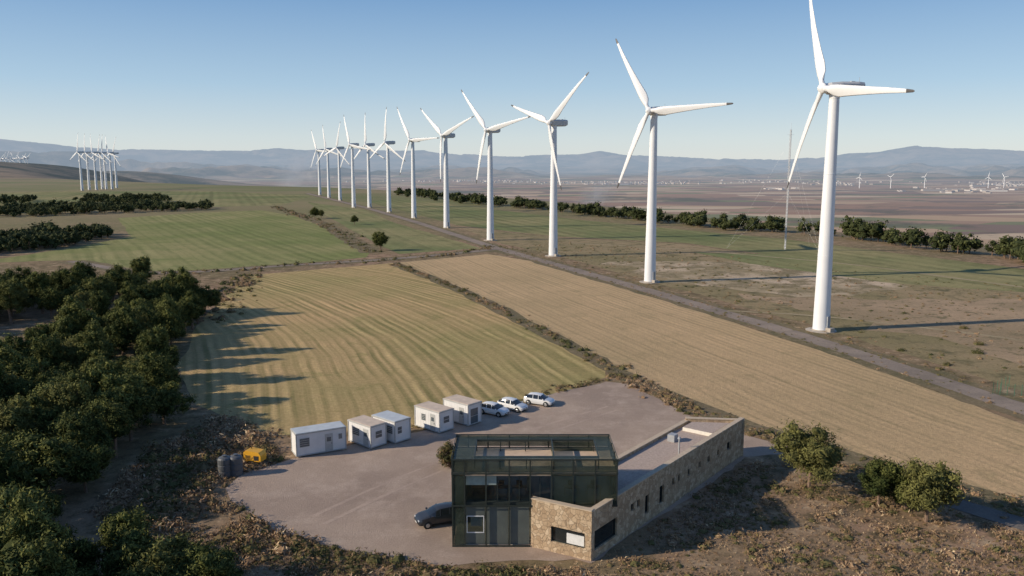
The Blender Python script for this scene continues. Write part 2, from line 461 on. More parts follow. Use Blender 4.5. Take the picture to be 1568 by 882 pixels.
m_path = soil('earth_path', (0.40, 0.32, 0.20), (0.31, 0.25, 0.15), (0.27, 0.22, 0.125), 0.1, 0.5, 3.0, (0.5, 0.7), 0.3)
ribbon('footpath', [(870, 372), (1050, 382), (1300, 404), (1568, 440)], 1.6, 0.038, m_path, 0.6)
ribbon('footpath', [(1090, 475), (1250, 482), (1568, 520), (1800, 560)], 1.2, 0.04, m_path, 0.5)
m_worn = soil('worn_gravel', (0.47, 0.36, 0.28), (0.40, 0.305, 0.24), (0.36, 0.275, 0.215), 0.1, 0.4, 5, (0.5, 0.7), 0.3, contrast=0.18)
for zi, pts in enumerate(([(480, 790), (560, 745), (680, 700), (820, 655), (930, 622)], [(495, 803), (580, 755), (700, 709), (840, 661), (945, 628)])):
    ribbon('tyre_track', pts, 0.4, 0.030 + zi * 0.006, m_worn, 0.3)

# ------------------------------------------------------------------ foliage
def leafmat(name, dark, light, rnd=0.25, dry=None):
    s = NT(name)
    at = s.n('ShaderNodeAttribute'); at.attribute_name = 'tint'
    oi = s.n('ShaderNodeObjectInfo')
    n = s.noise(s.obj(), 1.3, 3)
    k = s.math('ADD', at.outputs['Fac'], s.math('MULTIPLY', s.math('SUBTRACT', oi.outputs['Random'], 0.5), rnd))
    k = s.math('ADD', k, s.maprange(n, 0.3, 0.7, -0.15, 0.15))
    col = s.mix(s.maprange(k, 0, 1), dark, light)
    if dry: col = s.mix(s.maprange(oi.outputs['Random'], 0.7, 1.0, 0, 0.35), col, dry)
    s.bsdf(col, 0.8, spec=0.1)
    return s.m
m_leaf = leafmat('pine_needles', (0.036, 0.048, 0.014), (0.20, 0.205, 0.058), 0.4, (0.15, 0.12, 0.05))
m_leaf_far = leafmat('distant_foliage', (0.025, 0.034, 0.014), (0.10, 0.11, 0.04), 0.3)
m_bark = simple('bark', (0.20, 0.135, 0.095), 0.95, 0.3, 4.0, bump=0.6)
s = NT('scrub_foliage')
at = s.n('ShaderNodeAttribute'); at.attribute_name = 'tint'
s.bsdf(s.ramp(at.outputs['Fac'], [(0, (0.07, 0.075, 0.03)), (0.22, (0.14, 0.125, 0.05)), (0.42, (0.20, 0.13, 0.075)), (0.68, (0.31, 0.20, 0.12)), (0.85, (0.40, 0.285, 0.17)), (1.0, (0.52, 0.40, 0.25))]), 0.9, spec=0.1)
m_scrub = s.m

def unit(a): return a / (np.linalg.norm(a, axis=-1, keepdims=True) + 1e-9)
def leafcloud(C, Rad, n, size, aspect=0.4, shell=(0.65, 1.08), up=False, tint=None):
    k = len(C)
    d = unit(rng.normal(size=(k, n, 3)))
    if up: d[..., 2] = np.abs(d[..., 2])
    rr = rng.uniform(shell[0], shell[1], size=(k, n, 1))
    P = C[:, None, :] + d * rr * Rad[:, None, :]
    nn = unit(d + rng.normal(size=d.shape) * 0.45)
    t1 = unit(np.cross(nn, rng.normal(size=d.shape))); t2 = np.cross(nn, t1)
    sz = (size[:, None, None] if isinstance(size, np.ndarray) else size) * rng.uniform(0.6, 1.3, size=(k, n, 1))
    t1 = t1 * sz; t2 = t2 * sz * aspect
    Q = np.stack([P - t1, P - t2, P + t1, P + t2], 2).reshape(-1, 3)
    Fc = np.arange(len(Q)).reshape(-1, 4)
    if tint is None: tint = rng.uniform(0.2, 0.9, size=k)
    T = (tint[:, None] + rng.normal(size=(k, n)) * 0.14).ravel()
    return Q, Fc, np.clip(T, 0, 1)

import bmesh
def ico(sub):
    bm = bmesh.new(); bmesh.ops.create_icosphere(bm, subdivisions=sub, radius=1.0)
    V = np.array([v.co[:] for v in bm.verts]); Fi = np.array([[v.index for v in f.verts] for f in bm.faces]); bm.free()
    return V, Fi
I1, IF1 = ico(1)

def crown_centers(H, W, k, flat=0.33, rmin=0.35, lobe=0.2):
    out = []
    ph = rng.uniform(0, 6)
    while len(out) < k:
        d = rng.uniform(-1, 1, 3); q = np.linalg.norm(d)
        if q > 1 or q < rmin: continue
        if d[2] < -0.6: continue
        out.append(d)
    out = np.array(out)
    th = np.arctan2(out[:, 1], out[:, 0])
    lob = 1 + lobe * np.sin(th * 3 + ph) + lobe * 0.6 * np.sin(th * 5 + ph * 2)
    C = out * np.array([W * 0.43, W * 0.43, H * flat]); C[:, :2] *= lob[:, None]
    C[:, 2] += H * 0.56 + 0.06 * H * np.sin(th * 2 + ph)
    C[:, 0] += (C[:, 2] - H * .5) * rng.uniform(-.2, .2); C[:, 1] += (C[:, 2] - H * .5) * rng.uniform(-.2, .2)
    return C

def make_pine(name, H, W, k, n, leaf):
    C = crown_centers(H, W, k, 0.37, 0.4, 0.17)
    rad = rng.uniform(0.075, 0.15, size=k) * W
    Rad = np.stack([rad, rad, rad * 0.85], 1)
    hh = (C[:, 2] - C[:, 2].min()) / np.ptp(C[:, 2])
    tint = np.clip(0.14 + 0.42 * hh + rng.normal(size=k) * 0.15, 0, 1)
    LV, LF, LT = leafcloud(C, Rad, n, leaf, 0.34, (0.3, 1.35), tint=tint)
    C2 = crown_centers(H, W, 40, 0.33, 0.3); R2 = np.full((40, 3), 0.16 * W)
    LV2, LF2, LT2 = leafcloud(C2, R2, 55, leaf * 1.1, 0.3, (0.1, 1.3), tint=rng.uniform(0.05, 0.5, size=40))
    Vs = [LV, LV2]; Fs = LF.tolist() + (LF2 + len(LV)).tolist(); T = list(LT) + list(LT2); M = [0] * (len(LF) + len(LF2)); base = len(LV) + len(LV2)
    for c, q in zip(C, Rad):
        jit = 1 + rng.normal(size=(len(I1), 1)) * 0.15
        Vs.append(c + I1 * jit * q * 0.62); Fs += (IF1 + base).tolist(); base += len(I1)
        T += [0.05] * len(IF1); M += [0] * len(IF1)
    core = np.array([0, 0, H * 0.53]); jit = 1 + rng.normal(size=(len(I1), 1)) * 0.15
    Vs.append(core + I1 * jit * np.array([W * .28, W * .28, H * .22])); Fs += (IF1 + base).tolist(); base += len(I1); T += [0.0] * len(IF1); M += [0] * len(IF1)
    mb = MB()
    lean = Vector((random.uniform(-.3, .3), random.uniform(-.3, .3), H * 0.55))
    mb.cyl((0, 0, -0.3), lean * 0.5, 0.032 * H, 0.024 * H, 7, 1)
    mb.cyl(lean * 0.5, lean, 0.024 * H, 0.012 * H, 7, 1)
    for i in range(9):
        c = Vector(C[rng.integers(k)]); st = lean * random.uniform(0.35, 0.85)
        mb.cyl(st, st.lerp(c, 0.9), 0.012 * H, 0.004 * H, 5, 1)
    Vs.append(np.array(mb.V)); Fs += [[i + base for i in f] for f in mb.F]; M += mb.M; T += [0.5] * len(mb.F)
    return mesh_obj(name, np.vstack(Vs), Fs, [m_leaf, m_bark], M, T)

pine_vars = []
specs = [(7.5, 6.2, 62), (8.5, 6.6, 68), (6.5, 6.4, 56), (9.4, 5.6, 64), (6.0, 5.2, 50), (7.0, 7.0, 70), (8.6, 5.0, 54), (5.6, 6.0, 50)]
for sp in specs:
    o = make_pine('pine_tree', sp[0], sp[1], sp[2], 150, 0.18)
    pine_vars.append(o.data)
    bpy.data.objects.remove(o)
def pine(x, y, sc=1.0, var=None, name='pine_tree', z=0.0, zs=1.0):
    o = bpy.data.objects.new(name, pine_vars[var if var is not None else random.randrange(len(pine_vars))])
    COL.objects.link(o); o.location = (x, y, z); o.rotation_euler = (0, 0, random.uniform(0, 6.28)); o.scale = (sc, sc * random.uniform(.88, 1.12), sc * zs)
    return o

W1 = S([(-120, 640), (0, 600), (70, 555), (120, 520), (215, 478), (322, 478), (300, 500), (262, 540), (250, 590), (268, 640), (215, 690), (150, 745), (110, 800), (60, 860), (90, 960), (60, 1150), (-400, 1150), (-500, 800)])
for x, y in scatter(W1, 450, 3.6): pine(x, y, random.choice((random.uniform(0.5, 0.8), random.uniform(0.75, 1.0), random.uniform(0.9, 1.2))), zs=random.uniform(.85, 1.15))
W2 = S([(110, 905), (180, 900), (330, 915), (350, 990), (250, 1100), (60, 1100)])
for x, y in scatter(W2, 30, 3.0): pine(x, y, random.uniform(0.6, 0.9))
W3 = S([(-300, 500), (-50, 470), (60, 462), (215, 446), (228, 455), (120, 485), (0, 500), (-200, 530)])
for x, y in scatter(W3, 115, 4.4): pine(x, y, random.uniform(0.8, 1.2))
for u, v, sc, var in [(1238, 748, 0.95, 5), (1345, 775, 0.80, 4), (1385, 782, 0.62, 2), (1418, 799, 0.95, 2)]:
    x, y = site(u, v); pine(x, y, sc, var, zs=1.0)
for u, v, sc in [(482, 335, 0.95), (543, 344, 0.7), (583, 384, 1.0), (492, 334, 0.7)]:
    x, y = site(u, v); pine(x, y, sc, 0)

def tree_mass(name, pts, hmin, hmax):
    Cs = []; Rs = []; Ts = []; mb = MB()
    for x, y in pts:
        H = random.uniform(hmin, hmax) * random.choice((.7, 1, 1, 1.1)); W = H * random.uniform(0.8, 1.3); k = 16
        C = crown_centers(H, W, k, 0.32, 0.4); C[:, 2] -= H * 0.12
        C[:, 0] += x; C[:, 1] += y; Cs.append(C)
        rad = rng.uniform(0.12, 0.24, size=k) * W
        Rs.append(np.stack([rad, rad, rad * 0.85], 1)); Ts.append(np.clip(rng.normal(size=k) * 0.15 + rng.uniform(0.1, 0.6), 0, 1))
        mb.cyl((x, y, -1), (x, y, H * 0.5), 0.25, 0.12, 5, 1)
    C = np.vstack(Cs); Rd = np.vstack(Rs); T = np.concatenate(Ts)
    LV, LF, LT = leafcloud(C, Rd, 28, Rd[:, 0] * 0.28, 0.55, (0.6, 1.35), tint=T)
    k = len(C)
    J = 1 + rng.normal(size=(k, len(I1), 1)) * 0.15
    BV = (C[:, None, :] + I1[None] * J * Rd[:, None, :] * 0.72).reshape(-1, 3)
    BF = (IF1[None] + (np.arange(k) * len(I1))[:, None, None]).reshape(-1, 3) + len(LV)
    base = len(LV) + len(BV)
    Fs = LF.tolist() + BF.tolist() + [[i + base for i in f] for f in mb.F]
    M = [0] * (len(LF) + len(BF)) + mb.M
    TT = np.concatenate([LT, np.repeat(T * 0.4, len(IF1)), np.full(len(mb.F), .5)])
    mesh_obj(name, np.vstack([LV, BV, np.array(mb.V)]), Fs, [m_leaf_far, m_bark], M, TT)
tree_mass('distant_tree_row', along([(612, 298), (660, 303), (700, 308)], 5, 14) + along([(700, 308), (800, 318), (900, 328), (985, 338), (1110, 350), (1240, 359)], 3.6, 9)
          + along([(1240, 359), (1320, 366), (1400, 378), (1568, 397), (1750, 425)], 2.6, 8), 5.5, 9.5)
tree_mass('distant_woodland', scatter(S([(-150, 402), (0, 390), (90, 380), (165, 366), (172, 358), (90, 362), (0, 370), (-150, 380)]), 170, 4.5)
          + scatter(S([(-100, 335), (60, 332), (150, 328), (262, 324), (258, 316), (150, 318), (0, 322), (-100, 325)]), 170, 6)
          + scatter(S([(0, 314), (50, 312), (52, 306), (0, 306)]), 25, 7) + scatter(S([(255, 324), (328, 322), (325, 318), (260, 319)]), 22, 6)
          + scatter(S([(110, 306), (230, 303), (260, 309), (200, 313), (130, 312)]), 60, 7), 5, 8)

def scrub(name, pts, r0, r1, n=40, tints=(0.0, 1.0), zf=0.75, blob=0.62):
    k = len(pts)
    rad = r0 + (r1 - r0) * rng.uniform(0, 1, size=k) ** 2.2
    C = np.array([(p[0], p[1], 0.0) for p in pts]); Rd = np.stack([rad, rad * rng.uniform(.7, 1.3, size=k), rad * zf * rng.uniform(.7, 1.2, size=k)], 1)
    t = np.clip(np.array([0.5 + 0.9 * noise.noise(Vector((p[0] * .13, p[1] * .13, 5))) for p in pts]) + rng.normal(size=k) * 0.22, 0, 1)
    t = tints[0] + t * (tints[1] - tints[0])
    LV, LF, LT = leafcloud(C, Rd, n, np.clip(rad * 0.22, 0.07, 0.3), 0.3, (0.35, 1.3), up=True, tint=t)
    BV = (C[:, None, :] + I1[None] * (1 + rng.normal(size=(k, len(I1), 1)) * 0.18) * Rd[:, None, :] * blob).reshape(-1, 3)
    BF = (IF1[None] + (np.arange(k) * len(I1))[:, None, None]).reshape(-1, 3) + len(LV)
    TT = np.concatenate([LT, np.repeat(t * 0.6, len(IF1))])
    mesh_obj(name, np.vstack([LV, BV]), LF.tolist() + BF.tolist(), [m_scrub], None, TT)
building_poly = [(-5.6, 66.3), (1.5, 66.3), (6.6, 63.6), (27.2, 89.6), (19.5, 91), (9.5, 78.5), (9.5, 74), (-5.6, 74)]
yard_w = S(yard_pts)
def clear(pts, yard=True): return [p for p in pts if not pip(p[0], p[1], building_poly) and not (yard and pip(p[0], p[1], yard_w))]
FR = S([(905, 868), (960, 835), (1140, 712), (1210, 694), (1350, 722), (1568, 790), (1800, 860), (1700, 960), (900, 960)])
lane = S(lane_px)
def offlane(pts):
    o = []
    for p in pts:
        P_ = Vector(p); ok = True
        for a_, b_ in zip(lane[:-1], lane[1:]):
            a_ = Vector(a_); b_ = Vector(b_); t = max(0, min(1, (P_ - a_).dot(b_ - a_) / (b_ - a_).length_squared))
            if (P_ - a_ - (b_ - a_) * t).length < 1.8: ok = False
        if ok: o.append(p)
    return o
def patchy(pts, thr=-0.1, sc=0.16):
    return [p for p in pts if noise.noise(Vector((p[0] * sc, p[1] * sc, 2.2))) > thr or random.random() < 0.25]
scrub('heath_scrub', patchy(offlane(clear(scatter(FR, 2100, 0.5)))), 0.15, 0.85, 48, (0.15, 0.9), 0.6)
scrub('dry_grass_tufts', offlane(clear(scatter(FR, 2200, 0.35))), 0.10, 0.28, 20, (0.6, 1.0), 1.0, 0.3)
BT = S([(300, 900), (390, 800), (440, 822), (520, 842), (690, 872), (905, 872), (905, 960), (300, 960)])
scrub('heath_scrub', patchy(clear(scatter(BT, 1000, 0.5)), -0.2), 0.2, 1.1, 64, (0.0, 0.85), 0.8)
scrub('dry_grass_tufts', clear(scatter(BT, 900, 0.35)), 0.12, 0.32, 22, (0.6, 1.0), 1.0, 0.3)
LT_ = S([(350, 745), (430, 706), (380, 650), (330, 640), (270, 660), (200, 720), (150, 790), (330, 900), (420, 820), (360, 780)])
scrub('heath_scrub', patchy(clear(scatter(LT_, 1100, 0.55)), -0.2), 0.25, 1.3, 60, (0.15, 0.95), 0.85)
scrub('hedgerow', along([(604, 404), (700, 442), (790, 486), (930, 560)], 0.5, 1.8) + along([(930, 560), (1000, 600), (1150, 660), (1350, 714), (1568, 780), (1800, 850)], 0.3, 2.6), 0.25, 1.1, 36, (0.0, 0.8), 0.8)
scrub('hedgerow', along([(400, 408), (600, 398), (700, 388), (760, 378)], 1.1, 5) + along([(420, 316), (500, 345), (570, 387)], 1.0, 5) + along([(215, 420), (400, 413)], 0.8, 6) + along([(345, 445), (384, 421), (340, 470), (300, 500)], 0.7, 5), 0.4, 1.7, 26, (0.0, 0.75), 0.8)
scrub('roadside_scrub', along([(765, 383), (1000, 451), (1250, 526), (1568, 634), (1800, 716)], 0.8, 1.6) + along([(765, 376), (1000, 440), (1250, 512), (1568, 610), (1800, 690)], 0.5, 4), 0.2, 0.6, 22, (0.1, 0.9), 0.7)
HT = S([(780, 378), (860, 370), (1050, 385), (1300, 415), (1568, 436), (1800, 460), (1900, 660), (1568, 600), (1250, 504), (1000, 434)])
scrub('heath_scrub', scatter(HT, 1700, 1.1), 0.15, 0.85, 20, (0.0, 0.9), 0.6)
scrub('edge_scrub', clear(along([(742, 632), (870, 594), (928, 580), (965, 580), (1000, 598), (1060, 634), (1200, 676)], 0.25, 2.2) + along([(350, 642), (420, 668), (530, 662), (640, 652), (742, 632)], 0.4, 1.6) + along([(350, 770), (430, 818), (500, 838), (690, 868)], 0.3, 1.4)), 0.2, 0.9, 34, (0.2, 0.95), 0.7)
for u, v, r_ in [(1475, 503, 1.2), (1500, 528, 1.2), (1496, 541, 1.1), (1451, 560, 0.9), (1440, 566, 0.6), (1380, 537, 0.8), (1130, 462, 0.7), (1385, 480, 0.6)]:
    x, y = site(u, v)
    scrub('green_bush', [(x + random.gauss(0, r_ * .3), y + random.gauss(0, r_ * .3)) for _ in range(6)], r_ * 0.5, r_ * 0.8, 60, (0.05, 0.3), 1.1)
# bush beside the building
x, y = site(690, 716)
C_ = []
for _ in range(46):
    d = rng.normal(size=3); d = d / np.linalg.norm(d) * rng.uniform(.3, 1) ** .5
    C_.append([x + d[0] * 1.25, y + d[1] * 1.25, 1.5 + d[2] * 1.25])
C_ = np.array(C_); rd = rng.uniform(.35, .6, size=46)
LV, LF, LTt = leafcloud(C_, np.stack([rd, rd, rd], 1), 150, 0.13, 0.4, (0.1, 1.15), tint=rng.uniform(.0, .42, size=46))
mb = MB()
for i in range(10): mb.cyl((x, y, 0), Vector(C_[i]).lerp(Vector((x, y, 1)), .3), .06, .02, 5, 1)
mesh_obj('yard_shrub', np.vstack([LV, np.array(mb.V)]), LF.tolist() + [[i + len(LV) for i in f] for f in mb.F], [m_scrub, m_bark], [0] * len(LF) + mb.M, list(LTt) + [.5] * len(mb.F))

# ------------------------------------------------------------------ wind turbines
m_white = simple('turbine_white_paint', (0.74, 0.75, 0.76), 0.4, 0.035, 0.3)
m_tipd = simple('blade_tip_dark', (0.09, 0.085, 0.085), 0.5)
m_grey = simple('grey_metal', (0.33, 0.34, 0.35), 0.5, 0.1)
m_nac = simple('nacelle_grey_paint', (0.55, 0.55, 0.54), 0.45, 0.08, 0.8)
m_conc = simple('concrete', (0.42, 0.37, 0.31), 0.9, 0.15, 1.0)
HUB = 47.3; RB = 24.0
mb = MB()
N = 28
prof = [(0, 1.75), (0.3, 1.75), (0.32, 1.62), (15, 1.40), (15.02, 1.43), (15.14, 1.43), (15.16, 1.395), (31, 1.16), (31.02, 1.19), (31.14, 1.19), (31.16, 1.155), (46.3, 0.93)]
for (z0, r0), (z1, r1) in zip(prof[:-1], prof[1:]):
    mb.cyl((0, 0, z0), (0, 0, z1), r0, r1, N, 1 if z1 <= 0.32 else 0, False)
tower_me = mb.obj('tower', [m_white, m_conc], smooth=False).data
tower_me.polygons.foreach_set('use_smooth', [True] * len(tower_me.polygons))
mb = MB(); mb.box(-0.45, 0.45, -1.72, -1.5, 0.9, 3.1, 0); mb.box(-0.7, 0.7, -2.6, -1.5, 0.0, 0.85, 1)
door_me = mb.obj('door', [m_grey, m_conc]).data
mb = MB()
secs = [(-1.75, 0.75, -0.8, 0.8), (-1.2, 1.05, -1.1, 1.05), (1.0, 1.15, -1.2, 1.25), (4.6, 1.1, -1.05, 1.3), (5.9, 0.85, -0.6, 1.2)]
rings = []
for y_, hw, zb, zt in secs:
    rings.append([(-hw * .75, y_, zb), (hw * .75, y_, zb), (hw, y_, zb + .35), (hw, y_, zt - .4), (hw * .7, y_, zt), (-hw * .7, y_, zt), (-hw, y_, zt - .4), (-hw, y_, zb + .35)])
for a, b in zip(rings[:-1], rings[1:]):
    for i in range(8): mb.face([a[i], a[(i + 1) % 8], b[(i + 1) % 8], b[i]][::-1], 2)
mb.face(rings[0], 2); mb.face(rings[-1][::-1], 2)
mb.cyl((0, 0, -1.9), (0, 0, -0.9), 0.98, 1.05, 20, 0)
mb.box(-0.4, 0.4, 3.2, 4.0, 1.28, 1.42, 2); mb.cyl((0.2, 5.0, 1.2), (0.2, 5.0, 2.2), 0.04, 0.03, 5, 1)
nac_me = mb.obj('nacelle', [m_white, m_grey, m_nac]).data
mb = MB()
pr = [(-1.75, 0.85), (-2.2, 1.0), (-2.8, 0.95), (-3.3, 0.65), (-3.65, 0.15)]
for (y0, r0), (y1, r1) in zip(pr[:-1], pr[1:]): mb.cyl((0, y0, 0), (0, y1, 0), r0, r1, 18, 0)
bl = [(0.6, 0.55, 0.5, 0), (1.6, 0.55, 0.5, 0), (3.0, 1.05, 0.42, 18), (4.8, 1.2, 0.3, 15), (8, 1.0, 0.22, 11), (13, 0.74, 0.15, 7), (18, 0.52, 0.1, 4), (22.2, 0.33, 0.06, 2), (22.25, 0.33, 0.06, 2), (23.7, 0.22, 0.04, 1), (24.0, 0.08, 0.02, 0)]
for kk in range(3):
    ang = math.radians(120 * kk); prev = None
    for r_, ch, th, tw in bl:
        ring = []
        for i in range(10):
            q = 2 * math.pi * i / 10
            cx = ch * math.cos(q) + (ch - 0.5) * 0.55 * (1 if ch > .5 else 0); cy_ = th * math.sin(q) * (1.0 if math.cos(q) < 0.3 or ch < .56 else 0.45)
            t_ = math.radians(tw); xx = cx * math.cos(t_) - cy_ * math.sin(t_); yy = cx * math.sin(t_) + cy_ * math.cos(t_)
            yy += -2.55 + 0.0030 * r_ * r_
            ring.append((xx * math.cos(ang) + r_ * math.sin(ang), yy, -xx * math.sin(ang) + r_ * math.cos(ang)))
        if prev:
            for i in range(10): mb.face([prev[i], prev[(i + 1) % 10], ring[(i + 1) % 10], ring[i]], 1 if r_ > 22.3 else 0)
        prev = ring
    mb.face(prev, 1)
ro = mb.obj('rotor', [m_white, m_tipd])
rotor_me = ro.data
bm = bmesh.new(); bm.from_mesh(rotor_me); bmesh.ops.remove_doubles(bm, verts=bm.verts, dist=0.001); bmesh.ops.recalc_face_normals(bm, faces=bm.faces); bm.to_mesh(rotor_me); bm.free()
rotor_me.polygons.foreach_set('use_smooth', [True] * len(rotor_me.polygons))
for nm in ('tower', 'door', 'nacelle', 'rotor'):
    for o in [o for o in bpy.data.objects if o.name == nm]: bpy.data.objects.remove(o)

def turbine(x, y, theta, c, z=0.0, sc=1.0):
    phi = math.acos(c); r_ = math.hypot(x, y); wx, wy = x / r_, y / r_
    ax = math.cos(phi) * -wx + math.sin(phi) * -wy; ay = math.cos(phi) * -wy + math.sin(phi) * wx
    al = math.atan2(ax, -ay)
    e = empty('wind_turbine', (x, y, z)); e.scale = (sc,) * 3
    for nm, me, lz, rot in (('tower', tower_me, 0, (0, 0, 0)), ('door', door_me, 0, (0, 0, 0.6)), ('nacelle', nac_me, HUB, (0, 0, al))):
        o = bpy.data.objects.new(nm, me); COL.objects.link(o); o.parent = e; o.location = (0, 0, lz); o.rotation_euler = rot
    o = bpy.data.objects.new('rotor', rotor_me); COL.objects.link(o); o.parent = e; o.location = (0, 0, HUB)
    o.rotation_mode = 'XYZ'; o.rotation_euler = (0, math.radians(theta), al)
TT = [(1257, 506, 96, .54), (995, 432, 88, .84), (847, 392, 48, .68), (751, 368, 78, .75), (684, 349, 68, .66), (634, 334, 88, .68), (596, 325, 2, .6),
      (566, 318, -3, .6), (542, 318, -20, .6), (521, 307, 12, .6), (504, 303, -12, .65), (490, 299, -25, .6)]
for u, v, th, c in TT:
    x, y = site(u, v); turbine(x, y, th, c)
    if y < 400:
        mb = MB(); mb.prism([(x + 3.0 * math.cos(k * .524), y + 3.0 * math.sin(k * .524)) for k in range(12)], 0.0, 0.12, 0); mb.obj('turbine_foundation_pad', [m_conc])
for u, v, th in [(126, 292, 5), (137, 291, 0), (148, 291, -8), (157, 290, 10), (163, 290, 3), (172, 290, -15), (179, 288, 20)]:
    x, y = site(u, v); turbine(x, y, th, .5)
for i in range(9):
    px_ = 3 + i * 5; r_ = 2900.0
    x = (px_ - 784) / 1264 * r_; turbine(x, r_, random.uniform(0, 120), .6, z=-5 + (i % 3) * 2, sc=1.15)
for px_, th in [(1318, 10), (1366, 50), (1418, 30), (1540, 80), (1516, 5)]:
    x = (px_ - 784) / 1264 * 5600; turbine(x, 5600, th, .7, z=-131, sc=1.6)

# ------------------------------------------------------------------ met mast
m_mast = simple('galvanised_steel', (0.62, 0.62, 0.62), 0.5, 0.1)
x0, y0 = site(1202, 382); mb = MB()
cs = [(math.cos(a) * 0.30, math.sin(a) * 0.30) for a in (0.3, 2.39, 4.49)]
HM = 46.0
for z in np.arange(0, HM, 1.15):
    for i in range(3):
        a, b = cs[i], cs[(i + 1) % 3]
        mb.cyl((a[0], a[1], z), (a[0], a[1], min(z + 1.15, HM)), 0.09, 0.09, 4, 0, False)
        mb.cyl((a[0], a[1], z), (b[0], b[1], z + 1.15), 0.04, 0.04, 3, 0, False)
for z in (20, 32, 44): mb.cyl((-1.3, 0, z), (1.3, 0, z), 0.05, 0.05, 4, 0)
mb.cyl((0, 0, HM - 1), (0, 0, HM + 2.5), 0.05, 0.03, 5, 0)
for k in range(3):
    a = 0.8 + k * 2.094
    for z in (22, 42): mb.cyl((math.cos(a) * 22, math.sin(a) * 22, 0), (0, 0, z), 0.012, 0.012, 3, 0, False)
mb.obj('meteorological_mast', [m_mast], loc=(x0, y0, 0))

# ------------------------------------------------------------------ distant town
m_town = NT('town_walls'); t = m_town
c = t.mix(t.n('ShaderNodeNewGeometry').outputs['Random Per Island'], (0.62, 0.56, 0.50), (0.32, 0.26, 0.21))
paint_haze(t, t.bsdf(c, 0.9, link=False))
t2 = NT('town_roofs'); paint_haze(t2, t2.bsdf((0.30, 0.20, 0.15), 0.9, link=False))
mb = MB()
def house(x, y, a, b, h, rot):
    ca, sa = math.cos(rot), math.sin(rot)
    P = [(x + ca * i * a - sa * j * b, y + sa * i * a + ca * j * b) for i, j in ((-1, -1), (1, -1), (1, 1), (-1, 1))]
    z = PLAIN - 3
    mb.prism(P, z, z + h + 3, 0, 1)
    r1 = ((P[0][0] + P[3][0]) / 2, (P[0][1] + P[3][1]) / 2, z + h * 1.3 + 3); r2 = ((P[1][0] + P[2][0]) / 2, (P[1][1] + P[2][1]) / 2, z + h * 1.3 + 3)
    q = [(p[0], p[1], z + h + 3.02) for p in P]
    mb.face([q[0], q[1], r2, r1], 1); mb.face([q[2], q[3], r1, r2], 1); mb.face([q[1], q[2], r2], 0); mb.face([q[3], q[0], r1], 0)
for ua, ub, r0_, r1_, n_, big in [(860, 1060, 6600, 7600, 240, 0.85), (1165, 1240, 5200, 5600, 12, 1.6), (1240, 1330, 6200, 7200, 40, 1.1), (1400, 1640, 4600, 5600, 46, 1.7), (1480, 1640, 6000, 7500, 110, 1.1), (600, 850, 7200, 8200, 80, 0.8), (1050, 1420, 7000, 8200, 70, 0.9)]:
    for _ in range(n_):
        u = random.gauss((ua + ub) / 2, (ub - ua) / 3.6); rr_ = random.uniform(r0_, r1_); x = (u - 784) / 1264 * rr_
        house(x, rr_, random.uniform(6, 16) * big, random.uniform(5, 9) * big, random.uniform(4, 9) * (1 + 0.1 * big), random.uniform(0, 3.14))
for u, rr_, ln_ in [(1430, 5000, 60), (1462, 5200, 45), (1525, 4900, 70), (1548, 5300, 50), (1190, 5400, 45), (1010, 6300, 50), (955, 6500, 40), (1500, 6000, 55)]:
    house((u - 784) / 1264 * rr_, rr_, ln_, 16, 10, random.uniform(-.25, .25))
mb.obj('distant_town', [m_town.m, t2.m])

# ------------------------------------------------------------------ smoke plumes
s = NT('smoke')
tc = s.obj(); n = s.noise(tc, 1.3, 4, 0.6)
ln = s.n('ShaderNodeVectorMath', operation='LENGTH'); s.l(tc, ln.inputs[0])
den = s.math('MULTIPLY', s.maprange(n, 0.40, 0.7, 0, 1), s.maprange(ln.outputs['Value'], 0.2, 1.0, 1, 0))
vol = s.n('ShaderNodeVolumePrincipled'); vol.inputs['Color'].default_value = (0.96, 0.97, 0.99, 1); vol.inputs['Anisotropy'].default_value = 0.2
s.l(s.math('MULTIPLY', den, 0.03), vol.inputs['Density']); s.l(vol.outputs[0], s.out.inputs['Volume'])
I3, IF3 = ico(3)
for (x, y, z), sc_3 in [((-325, 1250, 18), (42, 36, 40)), ((115, 1150, -14), (40, 30, 20))]:
    o = mesh_obj('smoke_plume', I3, IF3, [s.m]); o.location = (x, y, z); o.scale = sc_3; o.rotation_euler = (0, -0.5, 0)

# ------------------------------------------------------------------ building
s = NT('rubble_stone')
p = s.obj()
vo = s.n('ShaderNodeTexVoronoi'); s.l(p, vo.inputs['Vector']); vo.inputs['Scale'].default_value = 2.6
sc_ = s.n('ShaderNodeSeparateColor'); s.l(vo.outputs['Color'], sc_.inputs[0])
col = s.ramp(sc_.outputs[0], [(0, (0.38, 0.27, 0.17)), (0.5, (0.50, 0.37, 0.24)), (1, (0.62, 0.49, 0.34))])
vd = s.n('ShaderNodeTexVoronoi', feature='DISTANCE_TO_EDGE'); s.l(p, vd.inputs['Vector']); vd.inputs['Scale'].default_value = 2.6
j = s.maprange(vd.outputs['Distance'], 0.0, 0.05)
col = s.mix(j, (0.32, 0.24, 0.16), col)
n = s.noise(p, 6, 6); col = s.mix(s.maprange(n, 0.4, 0.7, 0, 0.4), col, (0.30, 0.215, 0.145))
s.bsdf(col, 0.95, s.bump(s.math('ADD', j, n), 0.7, 0.06), spec=0.1)
m_stone = s.m
def glassmat(name, tint, trans, rough=0.03):
    s = NT(name)
    g = s.bsdf(tint, rough, spec=1.0, link=False)
    tr = s.n('ShaderNodeBsdfTransparent'); tr.inputs[0].default_value = (0.85, 0.9, 0.88, 1)
    mx = s.n('ShaderNodeMixShader'); mx.inputs[0].default_value = trans
    s.l(g, mx.inputs[1]); s.l(tr.outputs[0], mx.inputs[2]); s.l(mx.outputs[0], s.out.inputs[0])
    return s.m
